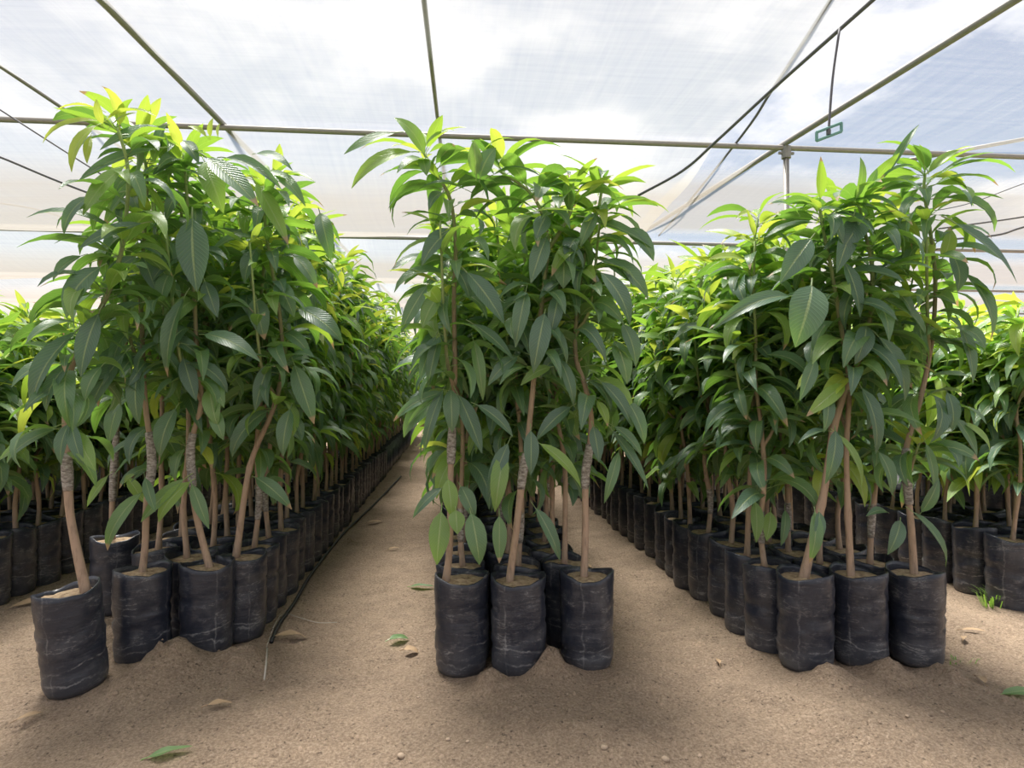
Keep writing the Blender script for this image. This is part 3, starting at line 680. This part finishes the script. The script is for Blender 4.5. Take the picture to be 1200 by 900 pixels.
for i, (x, y, name, col, k, hgt) in enumerate(spots):
    loc = Vector((x, y, ground_z(x, y) - .012)); gg = random.Random(500 + i)
    lab = label_of(name, col, k, min(range(4), key=lambda q: abs(x - ((-2.62, -3.97, -5.3, -6.65) if x < 0 else (3.09, 4.44, 5.8, 99))[q])))
    if i < N_LEAFED:
        path = rand_path(gg, hgt, .10)
        sapling(loc, lab, GROUPS[name], path, .62 if hgt > 1.6 else .55, 72, 40 + i, branches=2, young=.25 if hgt < 1.6 else .05,
                tape=(2, 4) if gg.random() < .5 else None, tilt=(gg.uniform(-.03, .03), gg.uniform(-.03, .03)), r0=.0135)
    elif i < N_SINGLE:
        v = gg.randrange(8, 12) if hgt < 1.7 else gg.randrange(8)
        root = empty('potted_mango_sapling', loc, gg.random() * 6.28); tag(root, lab, 'sapling', GROUPS[name])
        sc_ = hgt / (1.50 if v >= 8 else 1.85)
        obj('bag', BAGS[gg.randrange(7)], root); obj('soil', SOILS[gg.randrange(3)], root)
        o = obj('trunk', STEMS[v], root); f = tag(obj('foliage', FMESH[v], root), kind='stuff')
        for q in (o, f): q.scale = (1, 1, sc_); q.location.z = (BAG_H - .04) * (1 - sc_)
    else: rest.append((x, y, hgt, gg))
# everything further back, past counting
V, Fc, UV, T, RR = [], [], [], [], []
BV, BF, SV, SF = [], [], [], []
lbv, lbf = low_bag()
for (x, y, hgt, gg) in rest:
    v = gg.randrange(8, 12) if hgt < 1.7 else gg.randrange(8); path, br, plan = FOL[v]
    M0 = Matrix.Translation((x, y, 0)) @ Matrix.Rotation(gg.random() * 6.28, 4, 'Z') @ Matrix.Diagonal((1, 1, hgt / (1.50 if v >= 8 else 1.85), 1))
    for (i, k, M) in plan[::2] if y > 6 else plan:
        vv, ff, uu = (LOWER if y > 6 else LOW)[i][:3]; b = len(V); MM = M0 @ M
        if y > 6: MM = MM @ Matrix.Diagonal((1.2, 1.5, 1.2, 1))
        q = gg.random(); V += [MM @ p for p in vv]; Fc += [tuple(b + c for c in f) for f in ff]; UV += uu; T += [TINTS[k]] * len(vv); RR += [q] * len(vv)
    b = len(BV); BV += [p + Vector((x, y, 0)) for p in lbv]; BF += [tuple(b + c for c in f) for f in lbf]
    tube([M0 @ p for p in path[::4]], .011, 4, SV, SF, False)
me = mesh('distant_saplings', V + BV + SV, Fc + [tuple(len(V) + c for c in f) for f in BF] + [tuple(len(V) + len(BV) + c for c in f) for f in SF], True)
for m in (LEAF, BAG, BARK): me.materials.append(m)
me.polygons.foreach_set('material_index', [0] * len(Fc) + [1] * len(BF) + [2] * len(SF))
pad = len(BV) + len(SV)
finish_leaf(me, UV + [(0, 0)] * pad, T + [0.0] * pad, RR + [0.0] * pad)
al = me.attributes.new('along', 'FLOAT', 'POINT'); al.data.foreach_set('value', [.15] * len(me.vertices))
tag(obj('distant_saplings', me), 'mass of mango saplings filling the far depth of the rows', 'saplings', kind='stuff')

# ------------------------------------------------------------------ small things on the ground
def ground_leaf(px_, py_, ang, length, width, dry, label, curl=.3, seed=1, group=None):
    p = on_z(px_, py_, 0); p.z = ground_z(p.x, p.y) + .012
    v, f, uv, b, t = leaf_geo(length, width, curl, .2, .06, .02, seed)
    me = mesh('fallen_leaf', [q - (b + t) / 2 for q in v], f, True, DRY if dry else LEAF); finish_leaf(me, uv, .4, .3)
    o = obj('fallen_leaf', me); o.location = p; o.rotation_euler = (.12, -.05, ang); return tag(o, label, 'leaf', group)
ground_leaf(200, 887, .25, .12, .04, 0, 'green fallen leaf lying on open sand in front of the slumped bag', seed=3)
ground_leaf(495, 687, -.4, .15, .05, 0, 'green fallen leaf lying flat beside the middle row bags', seed=4)
ground_leaf(468, 753, .5, .10, .045, 0, 'small curled green fallen leaf in the aisle sand', .9, seed=5)
ground_leaf(1194, 812, -.1, .12, .045, 0, 'green fallen leaf on the sand before the bags near the post', seed=6)
ground_leaf(38, 838, .8, .09, .03, 1, 'small brown dry leaf near the foot of the slumped bag', .8, seed=7)
ground_leaf(342, 748, .2, .15, .05, 1, 'large brown dry leaf beside the twine and hose', .9, seed=8)
ground_leaf(258, 832, .3, .08, .03, 1, 'pale dry leaf scrap on the sand before the graft-wrapped saplings', .7, seed=9)
ground_leaf(1148, 800, 1.2, .09, .035, 1, 'pale dry leaf on the sand beside the forked sapling bag', .8, seed=10)
ground_leaf(482, 764, .1, .07, .05, 1, 'crumpled tan leaf next to the small curled green leaf', 1.2, seed=11)
ground_leaf(440, 612, .4, .14, .05, 1, 'grey dry leaf deep in the aisle by the hose', .6, seed=12)
ground_leaf(1095, 760, -.5, .13, .04, 1, 'brown leaf litter strip on the path right of the row end', .4, seed=14)
ground_leaf(40, 706, .6, .20, .045, 1, 'long pale dry leaf between the slumped bag and the outer rows', .4, seed=15)
ground_leaf(770, 650, .5, .10, .035, 1, 'pale dry leaf in the aisle left of the post-side row', .7, seed=16)
g = random.Random(31)
for i in range(16):                                   # litter blown against the rows
    a, b = g.choice(((730, 610), (760, 645), (800, 690), (835, 740), (700, 585), (445, 610), (420, 640), (760, 700), (455, 575), (1130, 740), (1110, 720), (850, 770), (690, 660), (470, 640), (60, 720), (25, 760)))
    ground_leaf(a + g.uniform(-14, 14), b + g.uniform(-10, 10), g.random() * 6.28, g.uniform(.05, .10), g.uniform(.018, .035), 1, 'small dry leaf scrap lying in the sandy aisle beside the rows', g.uniform(.3, 1.1), 40 + i, 'dry leaf scraps in the aisles')
def pebble(px_, py_, r, label, seed):
    bm = bmesh.new(); bmesh.ops.create_icosphere(bm, subdivisions=2, radius=r)
    for v in bm.verts: v.co *= 1 + .3 * noise.noise(v.co * (1.2 / r) + Vector((seed, 0, 0))); v.co.z *= .6
    me = bpy.data.meshes.new('pebble'); bm.to_mesh(me); bm.free(); me.materials.append(STONE)
    me.polygons.foreach_set('use_smooth', [True] * len(me.polygons))
    o = obj('pebble', me); p = on_z(px_, py_, 0); o.location = (p.x, p.y, ground_z(p.x, p.y) + r * .25); tag(o, label, 'stone', 'pebbles on the sand')
for i, (a, b, r) in enumerate([(470, 885, .012), (525, 868, .008), (780, 886, .013), (708, 882, .012), (1105, 838, .008), (548, 873, .007), (820, 880, .008), (490, 816, .006), (1063, 848, .007), (665, 822, .006)]):
    pebble(a, b, r, 'small pale stone lying on the open sand', i * 3.1)
# black irrigation hose along the aisle, its peg and twine
def on_ground(a, b, up):
    p = on_z(a, b, 0); return Vector((p.x, p.y, ground_z(p.x, p.y) + up))
hp = [on_ground(a, b, .009) for a, b in ((318, 756), (327, 735), (345, 708), (362, 680), (385, 648), (408, 622), (440, 590), (470, 558))]
V, Fc = tube([p - hp[0] for p in catmull(hp, 4)], .009, 8)
hs = obj('irrigation_hose', mesh('irrigation_hose', V, Fc, True, HOSE)); hs.location = hp[0]; tag(hs, 'black irrigation hose lying along the bags at the aisle edge', 'hose')
tw = [on_ground(a, b, .012) for a, b in ((312, 768), (317, 748), (322, 736), (332, 723), (350, 724), (372, 729), (395, 730))]
V, Fc = tube([p - tw[0] for p in catmull(tw, 5)], .0016, 5)
tw0 = tw[0]; t = obj('twine', mesh('twine', V, Fc, True, TWINE)); t.location = tw[0]; tag(t, 'pale twine trailing from the hose end across the aisle sand', 'string')
a, b = on_ground(308, 802, -.005), on_ground(313, 768, .012)
V, Fc = tube([Vector((0, 0, -.01)), (b - a) * .5 + Vector((.004, 0, .01)), b - a], .004, 6)
t = obj('wooden_peg', mesh('wooden_peg', V, Fc, True, TWINE)); t.location = a; tag(t, 'thin pale peg stuck in the sand at the hose end', 'peg')
# weeds by the outer row
def tuft(px_, py_, n, h, label, seed):
    g = random.Random(seed); V, Fc = [], []; p = on_z(px_, py_, 0)
    for i in range(n):
        q = g.random() * 6.28; r = g.random() * .09; b = Vector((r * math.cos(q), r * math.sin(q) * .6, 0)); d = Vector((math.cos(q), math.sin(q), 0)); hh = h * g.uniform(.5, 1); s = Vector((-d.y, d.x, 0)) * .003
        k = len(V); V += [b - s, b + s, b + d * hh * .3 + Vector((0, 0, hh * .7)) + s * .7, b + d * hh * .3 + Vector((0, 0, hh * .7)) - s * .7, b + d * hh * .75 + Vector((0, 0, hh * .85))]
        Fc += [(k, k + 1, k + 2, k + 3), (k + 3, k + 2, k + 4)]
    me = mesh('grass_tuft', V, Fc, True, LEAF); finish_leaf(me, [(.3, .25)] * len(V), .5, .3)
    o = obj('grass_tuft', me); o.location = (p.x, p.y, ground_z(p.x, p.y) - .01); tag(o, label, 'grass')
tuft(1166, 708, 60, .11, 'grass tuft at the foot of the outer bags beyond the post-side row', 3)
tuft(1120, 772, 14, .04, 'tiny green weed sprouting in the sand beside the row end', 4)
